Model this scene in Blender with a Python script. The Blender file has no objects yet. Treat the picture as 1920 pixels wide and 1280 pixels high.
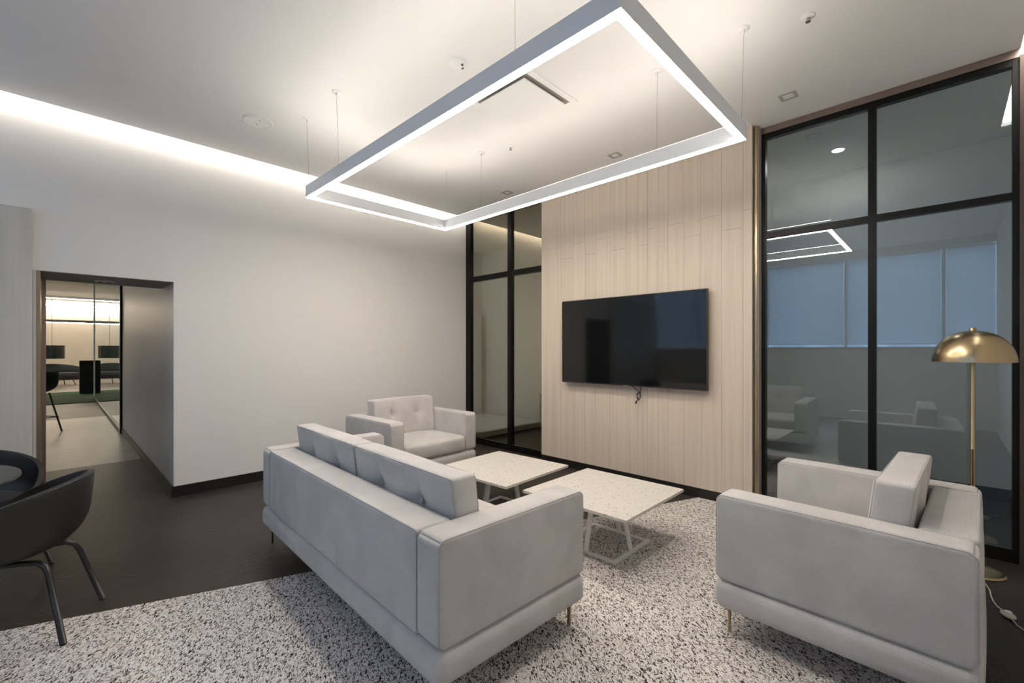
import bpy, bmesh, math, random
from mathutils import Vector, Matrix
random.seed(7)
R = math.radians
S = bpy.context.scene
COL = S.collection

# ------------------------------------------------------------------ camera, sky, exposure
CAM_H = 1.4
cd = bpy.data.cameras.new('camera'); cam = bpy.data.objects.new('camera', cd); COL.objects.link(cam)
cd.sensor_width = 36.0
cd.lens = 835.3 * 36.0 / 1920.0
cd.shift_y = 14.0 / 1920.0
cd.clip_start = 0.02; cd.clip_end = 300
cam.location = (0, 0, CAM_H)
cam.rotation_euler = (R(90), 0, R(44.2))
S.camera = cam

world = bpy.data.worlds.new('sky'); S.world = world
world.use_nodes = True
bg = world.node_tree.nodes['Background']
bg.inputs[0].default_value = (0.52, 0.72, 1.0, 1)      # flat overcast sky
bg.inputs[1].default_value = 9.5

S.view_settings.view_transform = 'Standard'
S.view_settings.look = 'None'
S.view_settings.gamma = 1.0
S.view_settings.use_curve_mapping = False
S.view_settings.exposure = 0.30

HC = 3.35            # ceiling height
XL = -5.23           # white wall
YG = 4.40            # glazing plane
YP = 4.23            # face of the wood panelling
XR = 0.62            # right wall
YR = -2.3            # window wall behind the camera
E_PEND = 58.0        # pendant diffuser
E_UP = 25.0
E_COVE = 14.0

# ------------------------------------------------------------------ materials
MATS = {}
def _new(name):
    m = bpy.data.materials.new(name); m.use_nodes = True
    MATS[name] = m
    nt = m.node_tree
    return m, nt, nt.nodes['Principled BSDF']
def plain(name, col, rough=0.5, metal=0.0, spec=0.5, bump=0.0, bscale=200.0, var=0.0, vscale=3.0):
    m, nt, b = _new(name)
    b.inputs['Base Color'].default_value = (*col, 1)
    b.inputs['Roughness'].default_value = rough
    b.inputs['Metallic'].default_value = metal
    b.inputs['Specular IOR Level'].default_value = spec
    tc = nt.nodes.new('ShaderNodeTexCoord')
    if bump:
        n = nt.nodes.new('ShaderNodeTexNoise'); n.inputs['Scale'].default_value = bscale
        n.inputs['Detail'].default_value = 3
        nt.links.new(tc.outputs['Object'], n.inputs['Vector'])
        bp = nt.nodes.new('ShaderNodeBump'); bp.inputs['Strength'].default_value = bump
        bp.inputs['Distance'].default_value = 0.004
        nt.links.new(n.outputs[0], bp.inputs['Height']); nt.links.new(bp.outputs[0], b.inputs['Normal'])
    if var:
        n2 = nt.nodes.new('ShaderNodeTexNoise'); n2.inputs['Scale'].default_value = vscale
        n2.inputs['Detail'].default_value = 4
        nt.links.new(tc.outputs['Object'], n2.inputs['Vector'])
        rp = nt.nodes.new('ShaderNodeValToRGB')
        rp.color_ramp.elements[0].position = 0.3; rp.color_ramp.elements[1].position = 0.7
        rp.color_ramp.elements[0].color = (*[c * (1 - var) for c in col], 1)
        rp.color_ramp.elements[1].color = (*[min(1, c * (1 + var)) for c in col], 1)
        nt.links.new(n2.outputs[0], rp.inputs[0]); nt.links.new(rp.outputs[0], b.inputs['Base Color'])
    return m
def emit(name, col, strength):
    m = bpy.data.materials.new(name); m.use_nodes = True; MATS[name] = m
    nt = m.node_tree; nt.nodes.clear()
    e = nt.nodes.new('ShaderNodeEmission'); e.inputs[0].default_value = (*col, 1); e.inputs[1].default_value = strength
    o = nt.nodes.new('ShaderNodeOutputMaterial'); nt.links.new(e.outputs[0], o.inputs[0])
    return m
def glass(name, tint, refl=0.07, rough=0.0, rcol=(0.9, 0.97, 1.0)):
    m = bpy.data.materials.new(name); m.use_nodes = True; MATS[name] = m
    nt = m.node_tree; nt.nodes.clear()
    t = nt.nodes.new('ShaderNodeBsdfTransparent'); t.inputs[0].default_value = (*tint, 1)
    g = nt.nodes.new('ShaderNodeBsdfGlossy'); g.inputs['Roughness'].default_value = rough
    g.inputs['Color'].default_value = (*rcol, 1)
    # Schlick reflectance, the same from both sides of the thin pane
    f = nt.nodes.new('ShaderNodeLayerWeight')
    pw = nt.nodes.new('ShaderNodeMath'); pw.operation = 'POWER'; pw.inputs[1].default_value = 5.0
    nt.links.new(f.outputs['Facing'], pw.inputs[0])
    ad = nt.nodes.new('ShaderNodeMath'); ad.operation = 'ADD'; ad.inputs[1].default_value = 0.04 + refl
    ad.use_clamp = True
    mx = nt.nodes.new('ShaderNodeMixShader'); o = nt.nodes.new('ShaderNodeOutputMaterial')
    nt.links.new(pw.outputs[0], ad.inputs[0]); nt.links.new(ad.outputs[0], mx.inputs[0])
    nt.links.new(t.outputs[0], mx.inputs[1]); nt.links.new(g.outputs[0], mx.inputs[2])
    nt.links.new(mx.outputs[0], o.inputs[0])
    return m

plain('wall_paint', (0.74, 0.725, 0.70), 0.75, bump=0.03, bscale=350)
plain('ceiling_paint', (0.80, 0.795, 0.785), 0.85)
plain('hall_paint', (0.78, 0.74, 0.68), 0.8)
plain('hall_ceiling', (0.7, 0.7, 0.7), 0.8)
plain('jamb_paint', (0.60, 0.60, 0.60), 0.38, bump=0.02, bscale=300)
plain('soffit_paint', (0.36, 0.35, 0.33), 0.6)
plain('black_base', (0.012, 0.011, 0.011), 0.35, bump=0.03, bscale=120)
plain('black_metal', (0.004, 0.004, 0.004), 0.35, spec=0.25)
plain('trim_grey', (0.42, 0.41, 0.40), 0.5)
plain('bronze_metal', (0.30, 0.235, 0.205), 0.32, metal=0.9)
plain('taupe_strip', (0.36, 0.31, 0.27), 0.4)
plain('brass', (0.50, 0.385, 0.235), 0.27, metal=1.0)
plain('dark_brass', (0.36, 0.28, 0.18), 0.35, metal=1.0)
plain('vent_throat', (0.30, 0.27, 0.24), 0.8)
plain('white_plastic', (0.80, 0.80, 0.79), 0.4)
plain('white_metal', (0.80, 0.80, 0.79), 0.4)
plain('grey_alu', (0.70, 0.73, 0.77), 0.45)
plain('steel', (0.45, 0.44, 0.42), 0.3, metal=1.0)
plain('dark_dot', (0.04, 0.04, 0.04), 0.4)
plain('bezel', (0.05, 0.042, 0.04), 0.3, metal=0.6)
plain('tv_back', (0.02, 0.02, 0.02), 0.5)
plain('screen', (0.004, 0.005, 0.006), 0.07, spec=0.6)
plain('cable', (0.01, 0.01, 0.01), 0.5)
plain('cord_white', (0.55, 0.52, 0.48), 0.5)
plain('chair_shell', (0.014, 0.013, 0.0125), 0.5, bump=0.05, bscale=500)
plain('chair_leg', (0.012, 0.012, 0.013), 0.35)
plain('table_black', (0.03, 0.033, 0.034), 0.3)
plain('wood_pale', (0.50, 0.47, 0.42), 0.5)
plain('piping', (0.40, 0.39, 0.385), 0.8)
plain('felt_dark', (0.02, 0.02, 0.022), 0.9)
plain('lounge_fabric', (0.045, 0.06, 0.075), 0.7)
plain('turf', (0.035, 0.10, 0.045), 0.9, bump=0.5, bscale=150, var=0.3, vscale=8)
plain('shade_black', (0.01, 0.022, 0.022), 0.25)
plain('concrete_grey', (0.30, 0.32, 0.33), 0.7, var=0.12, vscale=0.6)
plain('facade_window', (0.20, 0.22, 0.25), 0.3)  # haze put into the colour: paler, less contrast with the facade
plain('asphalt', (0.12, 0.12, 0.12), 0.9)
plain('blind', (0.55, 0.57, 0.6), 0.6)
plain('olive_wall', (0.42, 0.39, 0.32), 0.7)
emit('led', (1.0, 0.90, 0.78), E_PEND)
emit('led_up', (1.0, 0.92, 0.82), E_UP)
emit('led_cove', (1.0, 0.92, 0.83), E_COVE)
emit('led_hall', (1.0, 0.84, 0.64), 22.0)
emit('led_spot', (1.0, 0.98, 0.95), 170.0)
emit('led_spot_added', (1.0, 0.94, 0.85), 95.0)  # for the added lamp above the platform
glass('glass_partition', (0.80, 0.85, 0.87), 0.08)
glass('glass_bronze', (0.70, 0.66, 0.56), 0.13, rcol=(1.0, 0.90, 0.72))
glass('glass_clear', (0.95, 0.97, 0.98), 0.01)
def shade_cloth():
    m = bpy.data.materials.new('shade_cloth'); m.use_nodes = True; MATS['shade_cloth'] = m
    nt = m.node_tree; nt.nodes.clear()
    t = nt.nodes.new('ShaderNodeBsdfTransparent'); d = nt.nodes.new('ShaderNodeBsdfTranslucent'); r = nt.nodes.new('ShaderNodeBsdfDiffuse')
    d.inputs[0].default_value = (0.55, 0.57, 0.60, 1); r.inputs[0].default_value = (0.5, 0.51, 0.53, 1); t.inputs[0].default_value = (1, 1, 1, 1)
    m1 = nt.nodes.new('ShaderNodeMixShader'); m1.inputs[0].default_value = 0.5
    m2 = nt.nodes.new('ShaderNodeMixShader'); m2.inputs[0].default_value = 0.72
    o = nt.nodes.new('ShaderNodeOutputMaterial')
    nt.links.new(d.outputs[0], m1.inputs[1]); nt.links.new(r.outputs[0], m1.inputs[2])
    nt.links.new(t.outputs[0], m2.inputs[1]); nt.links.new(m1.outputs[0], m2.inputs[2]); nt.links.new(m2.outputs[0], o.inputs[0])
shade_cloth()
glass('glass_hall', (0.55, 0.62, 0.62), 0.14)

def fabric_mat():
    m, nt, b = _new('fabric')
    b.inputs['Roughness'].default_value = 0.9
    b.inputs['Specular IOR Level'].default_value = 0.2
    b.inputs['Sheen Weight'].default_value = 0.25
    b.inputs['Sheen Roughness'].default_value = 0.5
    tc = nt.nodes.new('ShaderNodeTexCoord')
    n = nt.nodes.new('ShaderNodeTexNoise'); n.inputs['Scale'].default_value = 4.5; n.inputs['Detail'].default_value = 3
    n.inputs['Distortion'].default_value = 0.6
    nt.links.new(tc.outputs['Object'], n.inputs['Vector'])
    rp = nt.nodes.new('ShaderNodeValToRGB')
    rp.color_ramp.elements[0].position = 0.32; rp.color_ramp.elements[1].position = 0.68
    rp.color_ramp.elements[0].color = (0.47, 0.455, 0.445, 1); rp.color_ramp.elements[1].color = (0.56, 0.54, 0.525, 1)
    nt.links.new(n.outputs[0], rp.inputs[0]); nt.links.new(rp.outputs[0], b.inputs['Base Color'])
    # fine square weave
    w = []
    for ax in ('X', 'Z', 'Y'):
        wv = nt.nodes.new('ShaderNodeTexWave'); wv.wave_type = 'BANDS'; wv.bands_direction = ax
        wv.inputs['Scale'].default_value = 55.0; wv.inputs['Distortion'].default_value = 0.6
        wv.inputs['Detail Scale'].default_value = 4
        nt.links.new(tc.outputs['Object'], wv.inputs['Vector']); w.append(wv)
    a1 = nt.nodes.new('ShaderNodeMath'); a1.operation = 'ADD'
    a2 = nt.nodes.new('ShaderNodeMath'); a2.operation = 'ADD'
    nt.links.new(w[0].outputs['Fac'], a1.inputs[0]); nt.links.new(w[1].outputs['Fac'], a1.inputs[1])
    nt.links.new(a1.outputs[0], a2.inputs[0]); nt.links.new(w[2].outputs['Fac'], a2.inputs[1])
    bp = nt.nodes.new('ShaderNodeBump'); bp.inputs['Strength'].default_value = 0.35; bp.inputs['Distance'].default_value = 0.0015
    nt.links.new(a2.outputs[0], bp.inputs['Height']); nt.links.new(bp.outputs[0], b.inputs['Normal'])
fabric_mat()

def wood_mat(name, cols, scale=(26, 26, 0.7), rough=0.45):
    m, nt, b = _new(name)
    b.inputs['Roughness'].default_value = rough
    tc = nt.nodes.new('ShaderNodeTexCoord')
    oi = nt.nodes.new('ShaderNodeObjectInfo')
    ad = nt.nodes.new('ShaderNodeVectorMath'); ad.operation = 'ADD'
    mu = nt.nodes.new('ShaderNodeVectorMath'); mu.operation = 'MULTIPLY'; mu.inputs[1].default_value = (17.0, 17.0, 1.0)
    nt.links.new(oi.outputs['Location'], mu.inputs[0])
    nt.links.new(tc.outputs['Object'], ad.inputs[0]); nt.links.new(mu.outputs[0], ad.inputs[1])
    mp = nt.nodes.new('ShaderNodeMapping'); mp.inputs['Scale'].default_value = scale
    nt.links.new(ad.outputs[0], mp.inputs[0])
    n = nt.nodes.new('ShaderNodeTexNoise'); n.inputs['Scale'].default_value = 1.0; n.inputs['Detail'].default_value = 6
    n.inputs['Roughness'].default_value = 0.6
    nt.links.new(mp.outputs[0], n.inputs['Vector'])
    mp2 = nt.nodes.new('ShaderNodeMapping'); mp2.inputs['Scale'].default_value = (scale[0] * 6, scale[1] * 6, scale[2] * 1.2)
    nt.links.new(ad.outputs[0], mp2.inputs[0])
    n2 = nt.nodes.new('ShaderNodeTexNoise'); n2.inputs['Scale'].default_value = 1.0; n2.inputs['Detail'].default_value = 3
    nt.links.new(mp2.outputs[0], n2.inputs['Vector'])
    mx = nt.nodes.new('ShaderNodeMath'); mx.operation = 'MULTIPLY_ADD'; mx.inputs[1].default_value = 0.35
    nt.links.new(n2.outputs[0], mx.inputs[0]); nt.links.new(n.outputs[0], mx.inputs[2])
    rp = nt.nodes.new('ShaderNodeValToRGB')
    el = rp.color_ramp.elements
    el[0].position = 0.42; el[0].color = (*cols[0], 1); el[1].position = 0.92; el[1].color = (*cols[2], 1)
    e = el.new(0.66); e.color = (*cols[1], 1)
    nt.links.new(mx.outputs[0], rp.inputs[0]); nt.links.new(rp.outputs[0], b.inputs['Base Color'])
wood_mat('panel_wood', ((0.535, 0.445, 0.36), (0.60, 0.51, 0.42), (0.65, 0.56, 0.465)))
wood_mat('panel_grey', ((0.50, 0.475, 0.43), (0.57, 0.545, 0.495), (0.62, 0.595, 0.545)), scale=(9, 9, 0.5))

def floor_mat():
    m, nt, b = _new('floor_vinyl')
    b.inputs['Roughness'].default_value = 0.42
    b.inputs['Specular IOR Level'].default_value = 0.4
    tc = nt.nodes.new('ShaderNodeTexCoord')
    n = nt.nodes.new('ShaderNodeTexNoise'); n.inputs['Scale'].default_value = 1.3; n.inputs['Detail'].default_value = 6
    nt.links.new(tc.outputs['Object'], n.inputs['Vector'])
    rp = nt.nodes.new('ShaderNodeValToRGB')
    rp.color_ramp.elements[0].position = 0.3; rp.color_ramp.elements[1].position = 0.75
    rp.color_ramp.elements[0].color = (0.022, 0.017, 0.014, 1); rp.color_ramp.elements[1].color = (0.042, 0.034, 0.029, 1)
    nt.links.new(n.outputs[0], rp.inputs[0]); nt.links.new(rp.outputs[0], b.inputs['Base Color'])
    # contour-like embossed grain, in patches
    n2 = nt.nodes.new('ShaderNodeTexNoise'); n2.inputs['Scale'].default_value = 2.2; n2.inputs['Detail'].default_value = 2
    nt.links.new(tc.outputs['Object'], n2.inputs['Vector'])
    mu = nt.nodes.new('ShaderNodeMath'); mu.operation = 'MULTIPLY'; mu.inputs[1].default_value = 170.0
    nt.links.new(n2.outputs[0], mu.inputs[0])
    sn = nt.nodes.new('ShaderNodeMath'); sn.operation = 'SINE'; nt.links.new(mu.outputs[0], sn.inputs[0])
    n3 = nt.nodes.new('ShaderNodeTexNoise'); n3.inputs['Scale'].default_value = 3.5; n3.inputs['Detail'].default_value = 1
    nt.links.new(tc.outputs['Object'], n3.inputs['Vector'])
    r3 = nt.nodes.new('ShaderNodeValToRGB'); r3.color_ramp.elements[0].position = 0.46; r3.color_ramp.elements[1].position = 0.6
    nt.links.new(n3.outputs[0], r3.inputs[0])
    ml = nt.nodes.new('ShaderNodeMath'); ml.operation = 'MULTIPLY'
    nt.links.new(sn.outputs[0], ml.inputs[0]); nt.links.new(r3.outputs[0], ml.inputs[1])
    bp = nt.nodes.new('ShaderNodeBump'); bp.inputs['Strength'].default_value = 0.3; bp.inputs['Distance'].default_value = 0.002
    nt.links.new(ml.outputs[0], bp.inputs['Height']); nt.links.new(bp.outputs[0], b.inputs['Normal'])
floor_mat()

def rug_mat():
    m, nt, b = _new('rug_pile')
    b.inputs['Roughness'].default_value = 0.95
    b.inputs['Specular IOR Level'].default_value = 0.1
    tc = nt.nodes.new('ShaderNodeTexCoord')
    mp = nt.nodes.new('ShaderNodeMapping'); mp.inputs['Scale'].default_value = (1, 1, 1); mp.inputs['Rotation'].default_value = (0, 0, R(35))
    nt.links.new(tc.outputs['Object'], mp.inputs[0])
    st = nt.nodes.new('ShaderNodeMapping'); st.inputs['Scale'].default_value = (62, 130, 100)
    nt.links.new(mp.outputs[0], st.inputs[0])
    n = nt.nodes.new('ShaderNodeTexNoise'); n.inputs['Scale'].default_value = 1.0; n.inputs['Detail'].default_value = 2.5
    n.inputs['Distortion'].default_value = 1.2
    nt.links.new(st.outputs[0], n.inputs['Vector'])
    rp = nt.nodes.new('ShaderNodeValToRGB')
    el = rp.color_ramp.elements
    el[0].position = 0.385; el[0].color = (0.022, 0.017, 0.016, 1); el[1].position = 0.49; el[1].color = (0.70, 0.665, 0.64, 1)
    e = el.new(0.44); e.color = (0.25, 0.215, 0.20, 1)
    e = el.new(0.70); e.color = (0.80, 0.78, 0.75, 1)
    nt.links.new(n.outputs[0], rp.inputs[0]); nt.links.new(rp.outputs[0], b.inputs['Base Color'])
    bp = nt.nodes.new('ShaderNodeBump'); bp.inputs['Strength'].default_value = 0.8; bp.inputs['Distance'].default_value = 0.008
    nt.links.new(n.outputs[0], bp.inputs['Height']); nt.links.new(bp.outputs[0], b.inputs['Normal'])
rug_mat()

def stone_mat():
    m, nt, b = _new('terrazzo')
    b.inputs['Roughness'].default_value = 0.42
    tc = nt.nodes.new('ShaderNodeTexCoord')
    v = nt.nodes.new('ShaderNodeTexNoise'); v.inputs['Scale'].default_value = 70; v.inputs['Detail'].default_value = 2
    nt.links.new(tc.outputs['Object'], v.inputs['Vector'])
    rp = nt.nodes.new('ShaderNodeValToRGB')
    el = rp.color_ramp.elements
    el[0].position = 0.31; el[0].color = (0.26, 0.22, 0.19, 1); el[1].position = 0.36; el[1].color = (0.60, 0.565, 0.525, 1)
    e = el.new(0.66); e.color = (0.63, 0.595, 0.555, 1)
    e = el.new(0.74); e.color = (0.72, 0.69, 0.655, 1)
    nt.links.new(v.outputs[0], rp.inputs[0]); nt.links.new(rp.outputs[0], b.inputs['Base Color'])
stone_mat()

def tile_mat():
    m, nt, b = _new('hall_tile')
    b.inputs['Roughness'].default_value = 0.35
    tc = nt.nodes.new('ShaderNodeTexCoord')
    n = nt.nodes.new('ShaderNodeTexNoise'); n.inputs['Scale'].default_value = 6; n.inputs['Detail'].default_value = 6
    nt.links.new(tc.outputs['Object'], n.inputs['Vector'])
    rp = nt.nodes.new('ShaderNodeValToRGB')
    rp.color_ramp.elements[0].color = (0.24, 0.23, 0.215, 1); rp.color_ramp.elements[1].color = (0.42, 0.40, 0.375, 1)
    nt.links.new(n.outputs[0], rp.inputs[0]); nt.links.new(rp.outputs[0], b.inputs['Base Color'])
    bp = nt.nodes.new('ShaderNodeBump'); bp.inputs['Strength'].default_value = 0.25; bp.inputs['Distance'].default_value = 0.004
    n2 = nt.nodes.new('ShaderNodeTexNoise'); n2.inputs['Scale'].default_value = 30
    nt.links.new(tc.outputs['Object'], n2.inputs['Vector'])
    nt.links.new(n2.outputs[0], bp.inputs['Height']); nt.links.new(bp.outputs[0], b.inputs['Normal'])
tile_mat()

# ------------------------------------------------------------------ builders
def link(name, me, mat, parent=None, smooth=False):
    o = bpy.data.objects.new(name, me); COL.objects.link(o)
    if mat: me.materials.append(MATS[mat])
    if parent: o.parent = parent
    if smooth:
        for p in me.polygons: p.use_smooth = True
    return o
def obj(name, bm, mat, parent=None, smooth=False):
    me = bpy.data.meshes.new(name); bm.normal_update(); bm.to_mesh(me); bm.free()
    return link(name, me, mat, parent, smooth)
def bx(bm, x0, x1, y0, y1, z0, z1):
    vs = [bm.verts.new(p) for p in ((x0,y0,z0),(x1,y0,z0),(x1,y1,z0),(x0,y1,z0),(x0,y0,z1),(x1,y0,z1),(x1,y1,z1),(x0,y1,z1))]
    for f in ((3,2,1,0),(4,5,6,7),(0,1,5,4),(1,2,6,5),(2,3,7,6),(3,0,4,7)): bm.faces.new([vs[i] for i in f])
    return bm
def box(name, x0, x1, y0, y1, z0, z1, mat, parent=None, bevel=0.0):
    """box whose origin sits at its own centre of base"""
    cx, cy = (x0 + x1) / 2, (y0 + y1) / 2
    bm = bmesh.new(); bx(bm, x0 - cx, x1 - cx, y0 - cy, y1 - cy, 0, z1 - z0)
    if bevel: bmesh.ops.bevel(bm, geom=bm.edges[:], offset=bevel, segments=2, affect='EDGES', profile=0.5)
    o = obj(name, bm, mat, parent, smooth=False)
    o.location = (cx, cy, z0)
    return o
def tag(o, label, cat, group=None, kind=None):
    if label: o['label'] = label
    if cat: o['category'] = cat
    if group: o['group'] = group
    if kind: o['kind'] = kind
    return o
def thing(name, label, cat, loc=(0,0,0), rz=0.0, group=None):
    o = bpy.data.objects.new(name, None); COL.objects.link(o); o.empty_display_size = 0.1
    o.location = loc; o.rotation_euler = (0, 0, rz)
    return tag(o, label, cat, group)
def struct(o, label=None):
    o['kind'] = 'structure'
    if label: o['label'] = label
    return o
def tube(bm, pts, r, seg=8, closed=False):
    pts = [Vector(p) for p in pts]; n = len(pts); rings = []
    up = None
    for i, p in enumerate(pts):
        if closed: t = (pts[(i+1) % n] - pts[i-1])
        else: t = pts[min(i+1, n-1)] - pts[max(i-1, 0)]
        t.normalize()
        if up is None:
            up = Vector((0,0,1)) if abs(t.z) < 0.9 else Vector((1,0,0))
        s = t.cross(up)
        if s.length < 1e-5: s = t.cross(Vector((0.3, 0.8, 0.5)))
        s.normalize(); up = s.cross(t).normalized()
        rr = r[i] if isinstance(r, (list, tuple)) else r
        rings.append([bm.verts.new(p + rr * (math.cos(2*math.pi*k/seg) * s + math.sin(2*math.pi*k/seg) * up)) for k in range(seg)])
    m = n if closed else n - 1
    for i in range(m):
        a, b = rings[i], rings[(i+1) % n]
        for k in range(seg): bm.faces.new((a[k], a[(k+1) % seg], b[(k+1) % seg], b[k]))
    if not closed:
        bm.faces.new(rings[0]); bm.faces.new(list(reversed(rings[-1])))
    return bm
def lathe(bm, prof, seg=32, loc=(0,0,0), close=False):
    rings = []
    L = Vector(loc)
    for r, z in prof:
        if r < 1e-6: rings.append([bm.verts.new(L + Vector((0,0,z)))])
        else: rings.append([bm.verts.new(L + Vector((r*math.cos(2*math.pi*k/seg), r*math.sin(2*math.pi*k/seg), z))) for k in range(seg)])
    pr = list(zip(rings, rings[1:]))
    if close: pr.append((rings[-1], rings[0]))
    for a, b in pr:
        for k in range(seg):
            k2 = (k+1) % seg
            if len(a) == 1 and len(b) == 1: continue
            if len(a) == 1: bm.faces.new((a[0], b[k2], b[k]))
            elif len(b) == 1: bm.faces.new((a[k], a[k2], b[0]))
            else: bm.faces.new((a[k], a[k2], b[k2], b[k]))
    return bm
def lathe_obj(name, prof, mat, parent=None, seg=32, loc=(0,0,0), smooth=True, close=False):
    bm = bmesh.new(); lathe(bm, prof, seg, loc, close)
    bmesh.ops.recalc_face_normals(bm, faces=bm.faces[:])
    o = obj(name, bm, mat, parent, smooth=smooth)
    if smooth:
        o.data.set_sharp_from_angle(angle=R(40))
    return o
def soft_box(name, size, center, mat, parent=None, r=0.03, R2=0.0, plane=(1, 2), n=(14,10,14), puff=(0,0,0), shear=0.0, tufts=(), wob=0.0):
    """upholstered block: rounded box with bulging faces; tufts = (u along x, height z) pits on both y faces"""
    hx, hy, hz = size[0]/2, size[1]/2, size[2]/2
    bm = bmesh.new(); cache = {}
    rnd = random.Random(hash((round(center[0],3), round(center[2],3), size)) % 9999)
    ph = [rnd.uniform(0, 6.28) for _ in range(6)]
    def axis_pts(h, k):
        # denser samples in the rounded rim
        rim = [-h, -h + r*0.3, -h + r*0.65, -h + r]
        r1 = r
        if R2 > r:
            rim += [-h + r + (R2 - r) * i / 4 for i in range(1, 5)]; r1 = R2
        inner = [(-h + r1) + (2*h - 2*r1) * i / k for i in range(1, k)]
        return rim + inner + [-v for v in reversed(rim)]
    AX = [axis_pts(hx, n[0]), axis_pts(hy, n[1]), axis_pts(hz, n[2])]
    def vert(p):
        key = tuple(round(c, 5) for c in p)
        if key in cache: return cache[key]
        q = Vector(p)
        inn = Vector((max(-hx+r, min(hx-r, q.x)), max(-hy+r, min(hy-r, q.y)), max(-hz+r, min(hz-r, q.z))))
        d = q - inn
        if d.length > 1e-9: q = inn + d.normalized() * r
        if R2 > r:
            H3 = (hx, hy, hz); dv = Vector((0, 0, 0))
            for ax in plane:
                lim = H3[ax] - R2
                dv[ax] = q[ax] - max(-lim, min(lim, q[ax]))
            mm = max(abs(c) for c in dv)
            if dv.length > 1e-9:
                q = q - dv + dv.normalized() * mm
        u, v, w = p[0]/hx, p[1]/hy, p[2]/hz
        fx, fy, fz = (1-u*u), (1-v*v), (1-w*w)
        q.x += (u if abs(u) > 0.999 else u) * puff[0] * fy * fz
        q.y += v * puff[1] * fx * fz
        q.z += w * puff[2] * fx * fy
        for (tu, tz) in tufts:
            dd = ((p[0]-tu)**2 + (p[2]-tz)**2)
            q.y -= v * (0.022 * math.exp(-dd/(2*0.022**2)) + 0.020 * math.exp(-dd/(2*0.07**2)))
            q.y -= v * 0.012 * math.exp(-((p[0]-tu)/0.03)**2) * (1 - w*w)
        if wob:
            q.y += v * wob * (math.sin(9*p[0]+ph[0]) * math.sin(11*p[2]+ph[1]))
            q.z += w * wob * (math.sin(8*p[0]+ph[2]) * math.sin(7*p[1]+ph[3]))
        q.y += shear * (p[2] + hz)
        bv = bm.verts.new(q + Vector(center)); cache[key] = bv
        return bv
    for a in range(3):
        b, c = (a+1) % 3, (a+2) % 3
        for s in (-1, 1):
            h = (hx, hy, hz)[a] * s
            B, C = AX[b], AX[c]
            for i in range(len(B)-1):
                for j in range(len(C)-1):
                    quad = []
                    for (ii, jj) in ((i,j),(i+1,j),(i+1,j+1),(i,j+1)):
                        p = [0,0,0]; p[a] = h; p[b] = B[ii]; p[c] = C[jj]; quad.append(vert(p))
                    if s < 0: quad.reverse()
                    bm.faces.new(quad)
    return obj(name, bm, mat, parent, smooth=True)
def loop_rect(x, y0, y1, z0, z1, r, seg=5):
    pts = []
    for cy, cz, a0 in ((y1-r, z1-r, 0), (y0+r, z1-r, 90), (y0+r, z0+r, 180), (y1-r, z0+r, 270)):
        for i in range(seg+1):
            a = R(a0 + 90*i/seg); pts.append((x, cy + r*math.cos(a), cz + r*math.sin(a)))
    return pts
def copy_tree(o, parent=None):
    c = o.copy(); COL.objects.link(c)
    if parent: c.parent = parent
    for ch in list(o.children): copy_tree(ch, c)
    return c

# ------------------------------------------------------------------ floor, ceiling, walls
struct(box('floor', -7.35, XR + 0.1, YR - 0.2, 6.3, -0.1, 0.0, 'floor_vinyl'))
# ceiling with a lighting slot along the white wall and a short one on the right
ce = bpy.data.objects.new('ceiling', None); COL.objects.link(ce); struct(ce)
def cpart(*a, **k): return box('ceiling_panel', *a, 'ceiling_paint', ce)
cpart(-5.11, 0.35, YR, YG + 0.05, HC, HC + 0.22)
cpart(0.35, XR, YR, 3.0, HC, HC + 0.22)
cpart(-5.23, -5.11, YR, YG + 0.05, HC + 0.16, HC + 0.22)     # roof of the slot
cpart(0.42, XR, 3.0, YG + 0.05, HC, HC + 0.22)
cpart(0.35, 0.42, 3.0, YG + 0.05, HC + 0.16, HC + 0.22)
cpart(-6.8, XR, YG + 0.05, 6.1, HC, HC + 0.22)               # over the passage behind the glass

wl = bpy.data.objects.new('wall_left', None); COL.objects.link(wl); struct(wl)
DOOR_Y0, DOOR_Y1, DOOR_H = -0.12, 0.79, 2.03
box('wall_section', XL - 0.65, XL, DOOR_Y1, YG + 0.05, 0, HC + 0.2, 'wall_paint', wl)
box('wall_section', XL - 0.65, XL, YR, DOOR_Y0, 0, HC + 0.2, 'wall_paint', wl)
box('lintel', XL - 0.65, XL, DOOR_Y0, DOOR_Y1, DOOR_H + 0.004, HC + 0.2, 'wall_paint', wl)
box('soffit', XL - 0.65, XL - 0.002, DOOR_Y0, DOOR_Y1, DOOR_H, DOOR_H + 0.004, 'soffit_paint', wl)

wf = bpy.data.objects.new('wall_far', None); COL.objects.link(wf); struct(wf, 'pale wood panelled wall carrying the television')
PX0, PX1 = -3.60, -1.203
box('core', PX0 + 0.005, PX1 - 0.005, YP + 0.022, YG + 0.03, 0.0, HC, 'wood_pale', wf)
# vertical boards, with staggered butt joints
edges = [PX0, -3.29, -3.114, -2.949, -2.799, -2.62, -2.426, -2.289, -2.182, -2.067, -1.966, -1.806, -1.643, -1.46, -1.277, PX1]
for i in range(len(edges) - 1):
    a, b_ = edges[i] + 0.0008, edges[i+1] - 0.0008
    zj = 2.47 if i % 2 else 2.62
    pr_ = random.uniform(0, 0.0012)
    box('board', a, b_, YP - pr_, YP + 0.022, 0.092, zj - 0.0008, 'panel_wood', wf)
    box('board', a, b_, YP - pr_, YP + 0.022, zj + 0.0008, HC, 'panel_wood', wf)

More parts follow.
